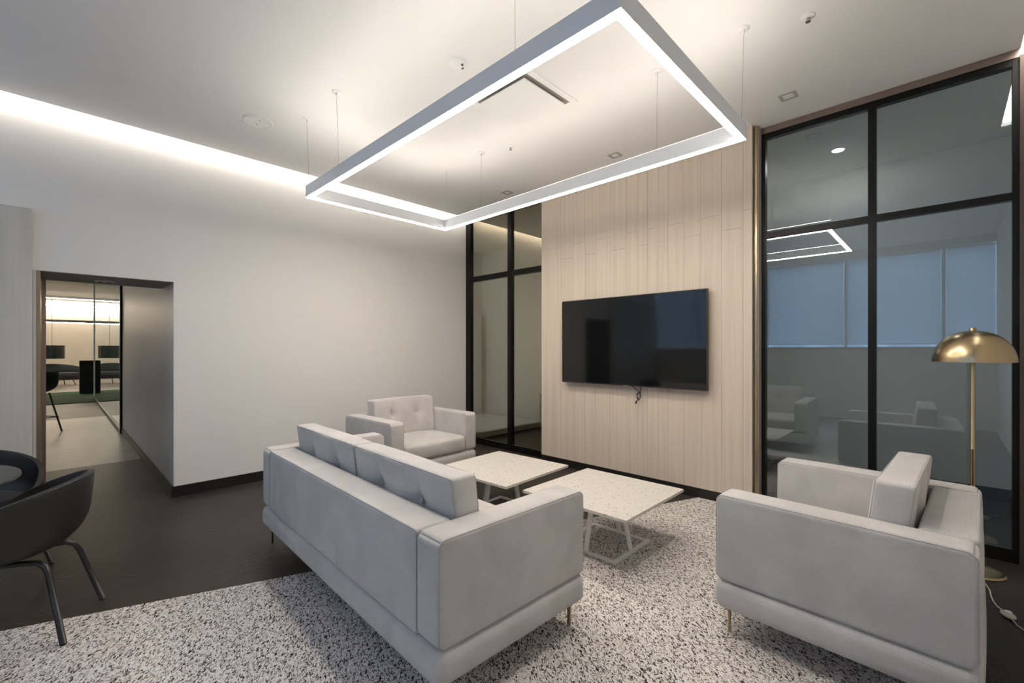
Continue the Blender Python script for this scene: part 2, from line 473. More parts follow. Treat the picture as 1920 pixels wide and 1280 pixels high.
wr = bpy.data.objects.new('wall_right', None); COL.objects.link(wr); struct(wr)
box('wall_section', XR, XR + 0.1, YR, 6.1, 0, HC + 0.2, 'wall_paint', wr)
wb = bpy.data.objects.new('wall_beyond', None); COL.objects.link(wb); struct(wb)
box('wall_section', -6.8, XR + 0.1, 6.1, 6.2, 0, HC, 'wall_paint', wb)
box('wall_section', -6.9, -6.8, YG, 6.2, 0, HC, 'wall_paint', wb)
box('bulkhead', -4.6, -3.2, 5.4, 6.1, 2.35, HC, 'olive_wall', wb)
box('pier', -4.1, -3.2, 5.5, 6.1, 0, 2.35, 'olive_wall', wb)
tag(box('display_plinth', -6.78, -5.12, 4.62, 6.05, 0.03, 0.11, 'white_metal'), 'low white platform behind the narrow glazed partition', 'platform')
cab = thing('storage_cabinet', 'tall white cabinet with two doors seen through the narrow glazing', 'cabinet', (-6.69, 5.3, 0.11))
box('body', -0.10, 0.05, -0.65, 0.65, 0.0, 2.0, 'wall_paint', cab)
for s in (-0.325, 0.325):
    d = box('door', 0.05, 0.07, s - 0.31, s + 0.31, 0.03, 1.97, 'white_plastic', cab)
    box('handle', 0.01, 0.03, -0.006 + (0.27 if s < 0 else -0.27), 0.006 + (0.27 if s < 0 else -0.27), 0.85, 1.1, 'steel', d)
for n_, (a, b_) in {'baseboard_beyond': (-5.1, XR)}.items():
    struct(box(n_, a, b_, 6.085, 6.1, 0, 0.11, 'black_base'))

# baseboards
struct(box('baseboard_left', XL, XL + 0.014, DOOR_Y1 - 0.0, YG - 0.07, 0.0, 0.10, 'black_base'))
struct(box('baseboard_far', PX0 + 0.0, PX1, YP + 0.004, YP + 0.021, 0.0, 0.09, 'black_base'))
struct(box('baseboard_passage', -9.75, XL, DOOR_Y1 - 0.014, DOOR_Y1 - 0.001, 0.0, 0.10, 'black_base'))
struct(box('trim_1', PX1 + 0.006, PX1 + 0.026, YP + 0.045, YP + 0.06, 0.0, HC, 'brass'), 'brass strip beside the wood panelling')
struct(box('trim_2', PX1 + 0.001, PX1 + 0.036, YP + 0.06, YG + 0.03, 0.0, HC, 'taupe_strip'))
struct(box('trim_3', -1.166, 0.40, YG - 0.035, YG + 0.03, HC - 0.055, HC - 0.003, 'bronze_metal'))
plain('bronze_dark', (0.11, 0.085, 0.075), 0.4, metal=0.7)
struct(box('trim_4', 0.345, 0.40, YG - 0.06, YG + 0.03, 0.0, HC - 0.055, 'bronze_dark'))

# pale panel and bronze jamb on the left of the opening
wp = bpy.data.objects.new('wall_panel', None); COL.objects.link(wp); struct(wp)
yy = YR + 0.05
while yy < -0.13:
    y2 = min(yy + 0.36, -0.118)
    box('panel', XL + 0.002, XL + 0.05, yy + 0.0006, y2 - 0.0006, 0.0, 2.51, 'panel_grey', wp)
    yy = y2
struct(box('trim_5', XL - 0.62, XL + 0.046, -0.117, -0.098, 0.0, 2.028, 'wood_pale'))
struct(box('trim_7', XL - 0.62, XL + 0.03, -0.097, -0.075, 0.0, 2.028, 'dark_brass'))
struct(box('trim_6', XL - 0.645, XL - 0.60, -0.075, -0.05, 0.0, 2.028, 'bronze_metal'))

# glazed partitions
def glazing(name, x0, x1, mulls, rails, mat, w=0.05):
    e = bpy.data.objects.new(name, None); COL.objects.link(e); struct(e)
    top = HC - 0.055 if name == 'window_2' else HC
    ya, yb = YG - 0.03, YG + 0.03
    xs = [x0] + mulls + [x1]
    ws = [w] * len(xs); ws[0] = 0.11 if name == 'window_1' else 0.03; ws[-1] = 0.03
    pos = []
    for i, x in enumerate(xs):
        a, b_ = (x, x + ws[i]) if i == 0 else ((x - ws[i], x) if i == len(xs) - 1 else (x - w/2, x + w/2))
        box('mullion', a, b_, ya, yb, 0.0, top, 'black_metal', e); pos.append((a, b_))
    for i in range(len(pos) - 1):
        a, b_ = pos[i][1], pos[i+1][0]
        zs = [(0.0, 0.085)] + [(z - w/2, z + w/2) for z in rails] + [(top - 0.045, top)]
        for z0, z1 in zs: box('rail', a, b_, ya + 0.003, yb - 0.003, z0, z1, 'black_metal', e)
        for k in range(len(zs) - 1):
            box('pane', a + 0.001, b_ - 0.001, YG - 0.003, YG + 0.003, zs[k][1] + 0.001, zs[k+1][0] - 0.001, mat, e)
glazing('window_1', XL, PX0 + 0.005, [-4.30], [2.44], 'glass_bronze', 0.075)
glazing('window_2', -1.166, 0.345, [-0.402], [2.40], 'glass_partition')

# window wall behind the camera
wre = bpy.data.objects.new('wall_rear', None); COL.objects.link(wre); struct(wre)
box('sill_wall', XL, XR, YR - 0.2, YR, 0, 1.42, 'wall_paint', wre)
box('head', XL, XR, YR - 0.2, YR, 3.22, HC + 0.2, 'wall_paint', wre)
box('sill', XL, XR, YR - 0.1, YR + 0.10, 1.42, 1.44, 'white_metal', wre)
xs = [XL, -4.31, -2.89, -1.47, -0.05, XR]
for i in range(5):
    e = bpy.data.objects.new('window_%d' % (i + 3), None); COL.objects.link(e); struct(e)
    a, b_ = xs[i], xs[i+1]
    box('mullion', a, a + 0.06, YR - 0.14, YR - 0.06, 1.44, 3.22, 'grey_alu', e)
    if i == 4: box('mullion', b_ - 0.05, b_, YR - 0.14, YR - 0.06, 1.44, 3.22, 'grey_alu', e)
    box('pane', a + 0.06, b_ - (0.05 if i == 4 else 0), YR - 0.104, YR - 0.096, 1.44, 3.22, 'glass_clear', e)
for i in range(5):
    a, b_ = xs[i], xs[i+1]
    t = thing('roller_shade', 'pale translucent roller shade drawn almost down over a rear window', 'shade', ((a + b_)/2 + 0.03, YR - 0.03, 3.2), 0, 'roller shades on the rear windows')
    hw_ = (b_ - a)/2 - 0.035
    box('fabric', -hw_, hw_, -0.0006, 0.0006, -1.70, 0.0, 'shade_cloth', t)
    box('bottom_bar', -hw_, hw_, -0.008, 0.008, -1.715, -1.70, 'grey_alu', t)
    bm = bmesh.new(); tube(bm, [(-hw_, 0, -0.01), (hw_, 0, -0.01)], 0.022, 10); obj('roller', bm, 'grey_alu', t)

# outdoors
tag(box('street', -60, 60, -60, YR - 0.25, -4.2, -4.0, 'asphalt'), 'grey street surface outside the rear windows', 'street', kind='structure')
bld = thing('building', 'grey office block across the street', 'building', (-8, -26, -4))
box('wall', -26, 26, -5, 0, 0, 16, 'concrete_grey', bld)
for r_ in range(5):
    for c_ in range(17):
        x_ = -24.5 + c_ * 3.0
        wi = box('window', x_, x_ + 1.8, 0.0, 0.04, 1.2 + r_ * 3.1, 2.9 + r_ * 3.1, 'facade_window', bld)

# ------------------------------------------------------------------ rug (inset speckled carpet)
bm = bmesh.new()
poly = [(-1.665, 4.225), (-0.10, 4.225), (-0.10, YR + 0.2), (-4.08, YR + 0.2)]
vs = [bm.verts.new((x, y, 0)) for x, y in poly]; f_ = bm.faces.new(list(reversed(vs)))
ex = bmesh.ops.extrude_face_region(bm, geom=[f_])
bmesh.ops.translate(bm, verts=[v for v in ex['geom'] if isinstance(v, bmesh.types.BMVert)], vec=(0, 0, 0.006))
bmesh.ops.recalc_face_normals(bm, faces=bm.faces[:])
tag(obj('rug', bm, 'rug_pile'), 'black and white speckled looped rug under the seating group', 'rug')

# ------------------------------------------------------------------ seating
def leg_mesh():
    bm = bmesh.new()
    # flat brass blade leg: wide foot plate at the top tapering down
    prof = [(-0.032, 0.13), (0.032, 0.13), (0.014, 0.105), (0.009, 0.06), (0.009, 0.0), (-0.009, 0.0), (-0.009, 0.06), (-0.014, 0.105)]
    f = [bm.verts.new((x, -0.004, z)) for x, z in prof]; b_ = [bm.verts.new((x, 0.004, z)) for x, z in prof]
    bm.faces.new(f); bm.faces.new(list(reversed(b_)))
    for i in range(len(prof)):
        j = (i+1) % len(prof); bm.faces.new((f[j], f[i], b_[i], b_[j]))
    bmesh.ops.recalc_face_normals(bm, faces=bm.faces[:])
    me = bpy.data.meshes.new('leg'); bm.to_mesh(me); bm.free(); me.materials.append(MATS['brass']); return me
LEG = leg_mesh()
def seat_unit(name, label, cat, W, D, loc, rz, ncush, zoff=0.006):
    t = thing(name, label, cat, (loc[0], loc[1], zoff), rz)
    hw, hd = W/2, D/2
    AT = 0.15        # arm thickness
    BT = 0.175       # back thickness
    ZB0, ZB1, ZA = 0.125, 0.268, 0.685
    base = soft_box('base', (W + 0.02, D + 0.02, ZB1 - ZB0), (0, 0, (ZB0 + ZB1)/2), 'fabric', t, r=0.045, n=(20, 10, 4), puff=(0.006, 0.006, 0))
    for s in (-1, 1):
        arm = soft_box('arm', (AT, D, ZA - ZB1), (s*(hw - AT/2), 0, (ZA + ZB1)/2), 'fabric', t, r=0.016, R2=0.038, n=(5, 12, 10), puff=(0.010, 0.006, 0.004))
        for q in (-1, 1):
            bm = bmesh.new()
            tube(bm, loop_rect(s*(hw - AT/2) + q*(AT/2 - 0.0045), -hd + 0.0045, hd - 0.0045, ZB1 + 0.0045, ZA - 0.0045, 0.034), 0.0024, 6, True)
            obj('piping', bm, 'piping', arm, smooth=True)
    bw = W - 2*AT - 0.004
    back = soft_box('back', (bw, BT, ZA - ZB1), (0, -hd + BT/2, (ZA + ZB1)/2), 'fabric', t, r=0.018, n=(20, 5, 10), puff=(0, 0.010, 0.004))
    bm = bmesh.new(); tube(bm, [(p[1], -hd + 0.005, p[2]) for p in loop_rect(0, -bw/2 + 0.005, bw/2 - 0.005, ZB1 + 0.005, ZA - 0.005, 0.012)], 0.0024, 6, True)
    obj('piping', bm, 'piping', back, smooth=True)
    # seat cushions
    cw = bw / ncush
    for i in range(ncush):
        cx = -bw/2 + cw*(i + 0.5)
        sd = D - BT + 0.012
        soft_box('seat_cushion', (cw - 0.006, sd, 0.175), (cx, hd + 0.012 - sd/2, ZB1 + 0.0885), 'fabric', t, r=0.04, n=(12, 12, 4), puff=(0.002, 0.010, 0.022), wob=0.002)
        # back cushion leaning on the back, with two tufted buttons on either face
        ch = 0.40; z0 = ZB1 + 0.178
        tf = [(-cw*0.2, 0.035), (cw*0.2, 0.035)]
        cy = -hd + BT + 0.115
        c = soft_box('back_cushion', (cw - 0.012, 0.135, ch), (cx, cy, z0 + ch/2), 'fabric', t, r=0.018, n=(34, 4, 22), puff=(0.004, 0.022, 0.003), shear=-0.12, tufts=tf, wob=0.002)
        for (tu, tz) in tf:
            for q in (-1, 1):
                yb = cy + q*(0.0675 + 0.028*0.75 - 0.036) - 0.12*(tz + ch/2)
                bm = bmesh.new(); bmesh.ops.create_uvsphere(bm, u_segments=10, v_segments=6, radius=0.011)
                bmesh.ops.scale(bm, vec=(1, 0.6, 1), verts=bm.verts[:]); bmesh.ops.translate(bm, vec=(cx + tu, yb, z0 + ch/2 + tz), verts=bm.verts[:])
                obj('button', bm, 'fabric', c, smooth=True)
        for q in (-1, 1):
            bm = bmesh.new()
            pts = []
            for p in loop_rect(0, -cw/2 + 0.0105, cw/2 - 0.0105, -ch/2 + 0.005, ch/2 - 0.005, 0.012):
                u, w_ = p[1]/(cw/2), p[2]/(ch/2)
                pts.append((cx + p[1], cy + q*(0.0675 - 0.0045) - 0.12*(p[2] + ch/2), z0 + ch/2 + p[2]))
            tube(bm, pts, 0.0022, 6, True); obj('piping', bm, 'piping', c, smooth=True)
    for sx in (-1, 1):
        for sy in (-1, 1):
            l = link('leg', LEG, None, t); l.location = (sx*(hw - 0.06), sy*(hd - 0.045), 0.0)
    return t
seat_unit('sofa', 'light grey two-cushion sofa facing the television, back to the room', 'sofa', 2.2, 0.88, (-2.419, 1.458), R(-1.8), 2)
seat_unit('armchair', 'light grey tufted armchair beside the brass floor lamp', 'armchair', 1.1, 0.90, (-0.3385, 2.80), R(87.5), 1)
seat_unit('armchair', 'light grey tufted armchair in the corner against the white wall', 'armchair', 1.1, 0.90, (-4.25, 2.775), R(-88.5), 1, 0.0)

# ------------------------------------------------------------------ coffee tables
def coffee_table(loc, rz, label, zoff):
    t = thing('coffee_table', label, 'coffee table', (loc[0], loc[1], zoff), rz, 'square stone coffee tables')
    top = box('tabletop', -0.415, 0.415, -0.41, 0.41, 0.36, 0.38, 'terrazzo', t, bevel=0.0015)
    bm = bmesh.new(); q, w = 0.24, 0.028
    for a in ((-q, q, -q, -q + w), (-q, q, q - w, q), (-q, -q + w, -q + w, q - w), (q - w, q, -q + w, q - w)):
        bx(bm, a[0], a[1], a[2], a[3], 0.0, 0.012)
    obj('base_frame', bm, 'white_metal', t)
    for k in range(4):
        bm = bmesh.new()
        a = k * math.pi/2
        b0, b1, hw, th = 0.226, 0.15, 0.016, 0.016
        pts0 = [(b0 - th, -hw, 0.012), (b0, -hw, 0.012), (b0, hw, 0.012), (b0 - th, hw, 0.012)]
        pts1 = [(b1 - th, -hw, 0.352), (b1, -hw, 0.352), (b1, hw, 0.352), (b1 - th, hw, 0.352)]
        va = [bm.verts.new(p) for p in pts0]; vb = [bm.verts.new(p) for p in pts1]
        bm.faces.new(list(reversed(va))); bm.faces.new(vb)
        for i in range(4): bm.faces.new((va[i], va[(i+1) % 4], vb[(i+1) % 4], vb[i]))
        bmesh.ops.rotate(bm, verts=bm.verts[:], cent=(0,0,0), matrix=Matrix.Rotation(a, 3, 'Z'))
        obj('leg', bm, 'white_metal', t)
    box('mounting_plate', -0.16, 0.16, -0.16, 0.16, 0.352, 0.36, 'white_metal', t)
coffee_table((-1.768, 2.765), R(0.5), 'square pale stone coffee table on the rug in front of the panelling', 0.006)
coffee_table((-2.768, 2.722), R(3), 'square pale stone coffee table next to the corner armchair', 0.0)

# ------------------------------------------------------------------ television
tv = thing('television', 'large black flat television mounted on the wood panelling', 'television', (-2.385, YP, 1.016))
TW, TH = 1.66, 0.937
box('body', -TW/2 + 0.01, TW/2 - 0.01, -0.072, -0.035, 0.01, TH - 0.01, 'tv_back', tv)
box('wall_bracket', -0.3, 0.3, -0.036, -0.0015, 0.25, 0.7, 'tv_back', tv)
fr = thing('frame_group', None, None)
bpy.data.objects.remove(fr)
bm = bmesh.new()
for a in ((-TW/2, TW/2, 0, 0.012), (-TW/2, TW/2, TH - 0.007, TH), (-TW/2, -TW/2 + 0.007, 0.012, TH - 0.007), (TW/2 - 0.007, TW/2, 0.012, TH - 0.007)):
    bx(bm, a[0], a[1], -0.082, -0.045, a[2], a[3])
fr = obj('bezel', bm, 'bezel', tv)
box('badge', -0.028, 0.028, -0.085, -0.082, -0.004, 0.007, 'steel', fr)
box('screen', -TW/2 + 0.007, TW/2 - 0.007, -0.0795, -0.072, 0.012, TH - 0.007, 'screen', tv)
bm = bmesh.new()
pts = [(0.02, -0.045, 0.03), (0.06, -0.05, 0.0), (0.12, -0.05, -0.045), (0.15, -0.052, -0.075)]
for i in range(26):
    a = i / 25 * math.pi * 3.4
    pts.append((0.135 + 0.02*math.cos(a + 0.8), -0.052 + 0.006*math.sin(2*a), -0.085 - 0.001*i + 0.03*math.sin(a + 0.8)))
pts += [(0.125, -0.055, -0.13), (0.105, -0.055, -0.165)]
tube(bm, pts, 0.0042, 6)
tube(bm, [(0.155, -0.045, 0.02), (0.152, -0.05, -0.04), (0.145, -0.05, -0.1)], 0.0042, 6)
tube(bm, [(0.112, -0.055, -0.152), (0.098, -0.055, -0.178)], 0.008, 8)
obj('cable', bm, 'cable', tv, smooth=True)

# ------------------------------------------------------------------ floor lamp
fl = thing('floor_lamp', 'brass floor lamp with a dome shade behind the armchair', 'floor lamp', (0.125, 4.06, 0.0))
lathe_obj('base', [(0, 0.0), (0.146, 0.0), (0.148, 0.006), (0.14, 0.016), (0.09, 0.026), (0.02, 0.032), (0, 0.032)], 'brass', fl, 48)
lathe_obj('pole', [(0.0, 0.03), (0.0115, 0.03), (0.0115, 0.76), (0.0125, 0.762), (0.0125, 0.768), (0.0115, 0.77), (0.0115, 1.5), (0, 1.5)], 'brass', fl, 20)
prof = []
for i in range(17):
    a = R(90 * i / 16); prof.append((0.193*math.cos(a)**0.92 if i < 16 else 0.0, 1.318 + 0.198*math.sin(a)))
inner = [(max(r_ - 0.004, 0.0), z_ - 0.004 if i_ else z_) for i_, (r_, z_) in enumerate(prof)]
sh = lathe_obj('lamp_shade', prof + list(reversed(inner)), 'brass', fl, 64)
lathe_obj('finial', [(0, 1.51), (0.016, 1.512), (0.016, 1.53), (0.012, 1.535), (0, 1.537)], 'brass', sh, 16)
bm = bmesh.new()
pts = [(0.03, -0.13, 0.008), (0.045, -0.2, 0.006), (0.06, -0.285, 0.006), (0.06, -0.36, 0.006), (0.065, -0.435, 0.006), (0.078, -0.5, 0.006), (0.10, -0.56, 0.014)]
tube(bm, pts, 0.0035, 6); tube(bm, [(0.118, -0.62, 0.014), (0.135, -0.67, 0.006), (0.18, -0.75, 0.006), (0.3, -0.86, 0.006), (0.44, -0.9, 0.006)], 0.0035, 6)
cordo = obj('power_cord', bm, 'cord_white', fl, smooth=True)
bm = bmesh.new(); bmesh.ops.create_uvsphere(bm, u_segments=20, v_segments=10, radius=0.042)
bmesh.ops.scale(bm, vec=(0.62, 1.0, 0.32), verts=bm.verts[:]); bmesh.ops.translate(bm, vec=(0, 0, 0.0135), verts=bm.verts[:])
sw = obj('foot_switch', bm, 'cord_white', cordo, smooth=True); sw.location = (0.11, -0.59, 0.0); sw.rotation_euler = (0, 0, R(25))
lathe_obj('switch_button', [(0.016, 0.02), (0.016, 0.03), (0.013, 0.033), (0, 0.033)], 'white_plastic', sw, 16)

# ------------------------------------------------------------------ dining chairs and table on the left
def shell_bm():
    bm = bmesh.new(); NS, NT = 40, 12; rings = []
    for j in range(NT + 1):
        t = j / NT; ring = []
        for i in range(NS):
            a = 2*math.pi*i/NS           # 0 = straight back (-y)
            back = 0.5 + 0.5*math.cos(a)                   # 1 at back, 0 at front
            side = abs(math.sin(a))
            rim = 0.455 + 0.298 * (back ** 0.55) if back > 0.0 else 0.455
            front = max(0.0, -math.cos(a))
            rim -= 0.10 * front**2 * 0.3
            rx = 0.295; ry = 0.28
            s_ = t ** 0.62 if t < 1 else 1
            rad = 0.42 + 0.58 * s_ if t > 0 else 0.0
            prof_r = math.sin(min(1.0, t*1.35) * math.pi/2) ** 0.9 * (0.80 + 0.20 * t)
            z0 = 0.385 + 0.02 * front
            z = z0 + (rim - z0) * (t ** 2.1)
            ring.append((rx * prof_r * math.sin(a), -ry * prof_r * math.cos(a) * (1.0 if math.cos(a) > 0 else 0.92), z))
        rings.append(ring)
    V = []
    c0 = bm.verts.new((0, 0, 0.385))
    for j in range(1, NT + 1): V.append([bm.verts.new(p) for p in rings[j]])
    for i in range(NS): bm.faces.new((c0, V[0][(i+1) % NS], V[0][i]))
    for j in range(NT - 1):
        for i in range(NS): bm.faces.new((V[j][i], V[j][(i+1) % NS], V[j+1][(i+1) % NS], V[j+1][i]))
    bmesh.ops.recalc_face_normals(bm, faces=bm.faces[:])
    return bm
def dining_chair(label, loc, rz, zoff=0.0, group='dark tub chairs around the black table'):
    t = thing('dining_chair', label, 'chair', (loc[0], loc[1], zoff), rz, group)
    sh_ = obj('shell', shell_bm(), 'chair_shell', t, smooth=True)
    md = sh_.modifiers.new('thick', 'SOLIDIFY'); md.thickness = 0.028; md.offset = 0.0
    md2 = sh_.modifiers.new('round', 'BEVEL'); md2.width = 0.008; md2.segments = 2; md2.limit_method = 'ANGLE'; md2.angle_limit = R(50)
    soft_box('seat_pad', (0.34, 0.34, 0.05), (0, 0.03, 0.455), 'felt_dark', t, r=0.02, n=(8, 8, 2), puff=(0, 0, 0.012))
    for s in (-1, 1):
        for e in (-1, 1):
            bm = bmesh.new()
            path = [(s*0.10, 0.0, 0.372), (s*0.115, e*0.10, 0.372), (s*0.13, e*0.15, 0.370), (s*0.142, e*0.178, 0.352), (s*0.152, e*0.195, 0.315), (s*0.213, e*0.27, 0.004)]
            tube(bm, path, 0.0135, 10); lg = obj('leg', bm, 'chair_leg', t, smooth=True)
            lathe_obj('glide', [(0, 0), (0.012, 0), (0.012, 0.008), (0, 0.008)], 'black_metal', lg, 10, (s*0.2135, e*0.2705, 0))
    return t
rear = math.atan2(0.93, 0.37)
dining_chair('dark tub chair with black steel legs standing partly on the rug', (-3.28, -0.141), rear + R(90), 0.006)
dining_chair('dark tub chair on the far side of the black table', (-4.28, -0.34), R(-55), 0.0)
dt = thing('dining_table', 'round black dining table between the tub chairs', 'table', (-3.53, -0.62, 0.006))
lathe_obj('tabletop', [(0, 0.715), (0.46, 0.715), (0.5, 0.728), (0.5, 0.738), (0.497, 0.741), (0, 0.741)], 'table_black', dt, 64)
lathe_obj('pedestal', [(0, 0.02), (0.04, 0.02), (0.036, 0.05), (0.036, 0.70), (0.12, 0.714), (0, 0.714)], 'black_metal', dt, 24)
lathe_obj('base', [(0, 0), (0.27, 0), (0.27, 0.008), (0.05, 0.022), (0, 0.022)], 'black_metal', dt, 40)

# ------------------------------------------------------------------ pendant light frame
pl = thing('pendant_light', 'white rectangular linear pendant light hung on thin wires', 'pendant light', (-2.387, 2.229, 2.685))
PWX, PWY, BW, BH = 3.02, 1.476, 0.042, 0.105
def frame_ring(name, inset, w, z0, z1, mat, parent):
    bm = bmesh.new(); X, Y = PWX/2 - inset, PWY/2 - inset
    o = [(-X, -Y), (X, -Y), (X, Y), (-X, Y)]; i_ = [(-X + w, -Y + w), (X - w, -Y + w), (X - w, Y - w), (-X + w, Y - w)]
    V = [[bm.verts.new((x, y, z)) for x, y in ring] for ring in (o, i_) for z in (z0, z1)]
    o0, o1, i0, i1 = V
    for k in range(4):
        j = (k+1) % 4
        bm.faces.new((o0[k], o0[j], o1[j], o1[k])); bm.faces.new((i0[j], i0[k], i1[k], i1[j]))
        bm.faces.new((o1[k], o1[j], i1[j], i1[k])); bm.faces.new((o0[j], o0[k], i0[k], i0[j]))
    return obj(name, bm, mat, parent)
frame_ring('housing', 0, BW, 0.004, BH - 0.003, 'grey_alu', pl)
frame_ring('diffuser', 0.002, BW - 0.004, -0.001, 0.0045, 'led', pl)
frame_ring('top_diffuser', 0.008, BW - 0.016, BH - 0.0035, BH + 0.001, 'led_up', pl)
for cx_, cy_ in ((-3.875, 1.495), (-3.31, 1.495), (-3.875, 2.965), (-3.31, 2.965), (-1.45, 2.955), (-0.88, 2.93), (-1.45, 1.51), (-0.88, 1.51)):
    lx, ly = cx_ - pl.location.x, cy_ - pl.location.y
    # wire lands on the nearest beam
    bx_ = max(-PWX/2 + BW/2, min(PWX/2 - BW/2, lx)); by_ = (PWY/2 - BW/2) * (1 if ly > 0 else -1)
    zc = HC - 2.685
    cn = lathe_obj('canopy', [(0, zc), (0.034, zc), (0.034, zc - 0.004), (0.03, zc - 0.007), (0.006, zc - 0.008), (0.005, zc - 0.03), (0, zc - 0.03)], 'white_plastic', pl, 24, (lx, ly, 0))
    bm = bmesh.new(); tube(bm, [(lx, ly, zc - 0.03), (bx_, by_, BH)], 0.0014, 6); obj('wire', bm, 'steel', cn)

# cove light strips tucked in the ceiling slots
tag(box('cove_light', -5.135, -5.112, YR + 0.05, YG - 0.05, HC + 0.05, HC + 0.085, 'led_cove'), 'warm linear strip light hidden in the slot above the white wall', 'strip light')
tag(box('cove_light', 0.36, 0.41, 3.03, YG - 0.05, HC + 0.02, HC + 0.04, 'led_cove'), 'short linear strip light in the slot beside the wide glazing', 'strip light')

# ------------------------------------------------------------------ ceiling fittings
def sensor(loc):
    t = thing('ceiling_sensor', 'round white ceiling sensor with dark lens openings', 'sensor', (*loc, HC))
    b_ = lathe_obj('housing', [(0, 0), (0.058, 0), (0.058, -0.008), (0.05, -0.022), (0.03, -0.032), (0, -0.034)], 'white_plastic', t, 32)
    for a in (20, 75):
        d_ = lathe_obj('lens', [(0, 0.004), (0.010, 0.004), (0.010, -0.004), (0, -0.005)], 'dark_dot', b_, 14)
        d_.location = (0.038*math.cos(R(a)), 0.038*math.sin(R(a)), -0.026)
sensor((-2.382, 1.914))
def sprinkler(loc, label):
    t = thing('sprinkler', label, 'sprinkler', (*loc, HC))
    lathe_obj('escutcheon', [(0, 0), (0.036, 0), (0.036, -0.004), (0.022, -0.009), (0.012, -0.009), (0, -0.009)], 'white_plastic', t, 24)
    lathe_obj('head', [(0, -0.009), (0.009, -0.009), (0.007, -0.02), (0.004, -0.022), (0.004, -0.030), (0, -0.030)], 'steel', t, 12)
    lathe_obj('deflector', [(0, -0.030), (0.014, -0.030), (0.014, -0.032), (0, -0.032)], 'steel', t, 12)
sprinkler((-0.577, 3.085), 'chrome sprinkler head on the ceiling near the wide glazing')
sprinkler((-3.006, 3.07), 'chrome sprinkler head on the ceiling inside the pendant frame')
dl_lab = ['square recessed downlight above the wide glazing', 'square recessed downlight above the television', 'square recessed downlight above the narrow glazing']
for (lx, ly), lab in zip(((-0.868, 3.948), (-2.384, 3.94), (-3.917, 3.943)), dl_lab):
    t = thing('downlight', lab, 'downlight', (lx, ly, HC), 0, 'recessed downlights along the panelled wall')
    bm = bmesh.new(); s_, q = 0.058, 0.036
    for a in ((-s_, s_, -s_, -q), (-s_, s_, q, s_), (-s_, -q, -q, q), (q, s_, -q, q)): bx(bm, a[0], a[1], a[2], a[3], -0.004, 0.0)
    obj('trim', bm, 'trim_grey', t)
    lathe_obj('lamp', [(0, -0.0025), (0.026, -0.0025), (0.03, -0.001), (0.034, -0.0005)], 'white_plastic', t, 20)
t = thing('smoke_detector', 'oval recessed white detector plate on the ceiling near the white wall', 'detector', (-4.226, 1.222, HC))
lathe_obj('plate', [(0, 0), (0.118, 0), (0.118, -0.004), (0.105, -0.010), (0.098, -0.006), (0, -0.006)], 'white_plastic', t, 40)
bm = bmesh.new()
for k in range(-4, 5):
    l_ = math.sqrt(max(0, 0.085**2 - (k*0.018)**2)); bx(bm, k*0.018 - 0.003, k*0.018 + 0.003, -l_, l_, -0.009, -0.006)
obj('grille', bm, 'white_plastic', t)
for s_ in (-0.035, 0.045): lathe_obj('screw', [(0, -0.012), (0.005, -0.012), (0.005, -0.006)], 'steel', t, 8, (s_, 0, 0))
t = thing('air_vent', 'square white ceiling air diffuser with a dropped centre panel', 'vent', (-2.38, 2.565, HC))
bm = bmesh.new(); s_, q = 0.31, 0.262
for a in ((-s_, s_, -s_, -q), (-s_, s_, q, s_), (-s_, -q, -q, q), (q, s_, -q, q)): bx(bm, a[0], a[1], a[2], a[3], -0.008, 0.0)
obj('frame', bm, 'white_plastic', t)
box('throat', -q, q, -q, q, -0.002, 0.0, 'vent_throat', t)
box('panel', -0.235, 0.235, -0.235, 0.235, -0.030, -0.020, 'white_plastic', t, bevel=0.003)
for s_ in (-0.2, 0.2): box('hanger', s_ - 0.006, s_ + 0.006, -0.006, 0.006, -0.020, -0.002, 'steel', t)

# lit downlight in the passage behind the wide glazing
t = thing('downlight', 'lit round downlight in the passage behind the wide glazing', 'downlight', (-0.754, 5.36, HC))
lathe_obj('trim', [(0.055, 0), (0.055, -0.004), (0.046, -0.004), (0.046, 0)], 'white_plastic', t, 24, close=True)
lathe_obj('lamp', [(0, -0.007), (0.045, -0.006), (0.045, -0.001)], 'led_spot', t, 24)

t2_ = copy_tree(t); t2_.location = (-6.25, 5.2, HC); t2_['label'] = 'added unseen downlight over the low white platform'  # added lamp, out of view, put in to brighten the platform and cabinet
lm_ = [c for c in t2_.children if c.name.startswith('lamp')][0]; lm_.data = lm_.data.copy(); lm_.data.materials[0] = MATS['led_spot_added']
# ------------------------------------------------------------------ hall beyond the opening
struct(box('floor_hall', -28.5, -7.35, -2.6, 4.0, -0.1, 0.0, 'hall_tile'))
struct(box('floor_band', -16.4, -12.6, -2.6, 0.77, 0.0, 0.002, 'floor_vinyl'))
struct(box('floor_turf', -20.2, -16.0, -2.6, 3.9, 0.0, 0.02, 'turf'))
struct(box('ceiling_hall', -28.5, XL - 0.65, -2.6, 4.0, 3.5, 3.6, 'hall_ceiling'))
wh = bpy.data.objects.new('wall_hall', None); COL.objects.link(wh); struct(wh)
box('wall_section', -9.75, XL - 0.65, DOOR_Y1, DOOR_Y1 + 0.15, 0, 3.5, 'jamb_paint', wh)
box('wall_section', -28.5, -28.4, -2.6, 4.0, 0, 3.5, 'hall_paint', wh)
box('wall_section', -28.5, XL - 0.65, -2.7, -2.6, 0, 3.5, 'hall_paint', wh)
box('wall_section', -28.5, -9.6, 3.9, 4.0, 0, 3.5, 'hall_paint', wh)
box('wall_section', -9.7, -9.6, DOOR_Y1 + 0.15, 4.0, 0, 3.5, 'concrete_grey', wh)
box('lining', XL - 0.65, XL, DOOR_Y1 - 0.0005, DOOR_Y1 + 0.0, 0, DOOR_H, 'jamb_paint', wh)
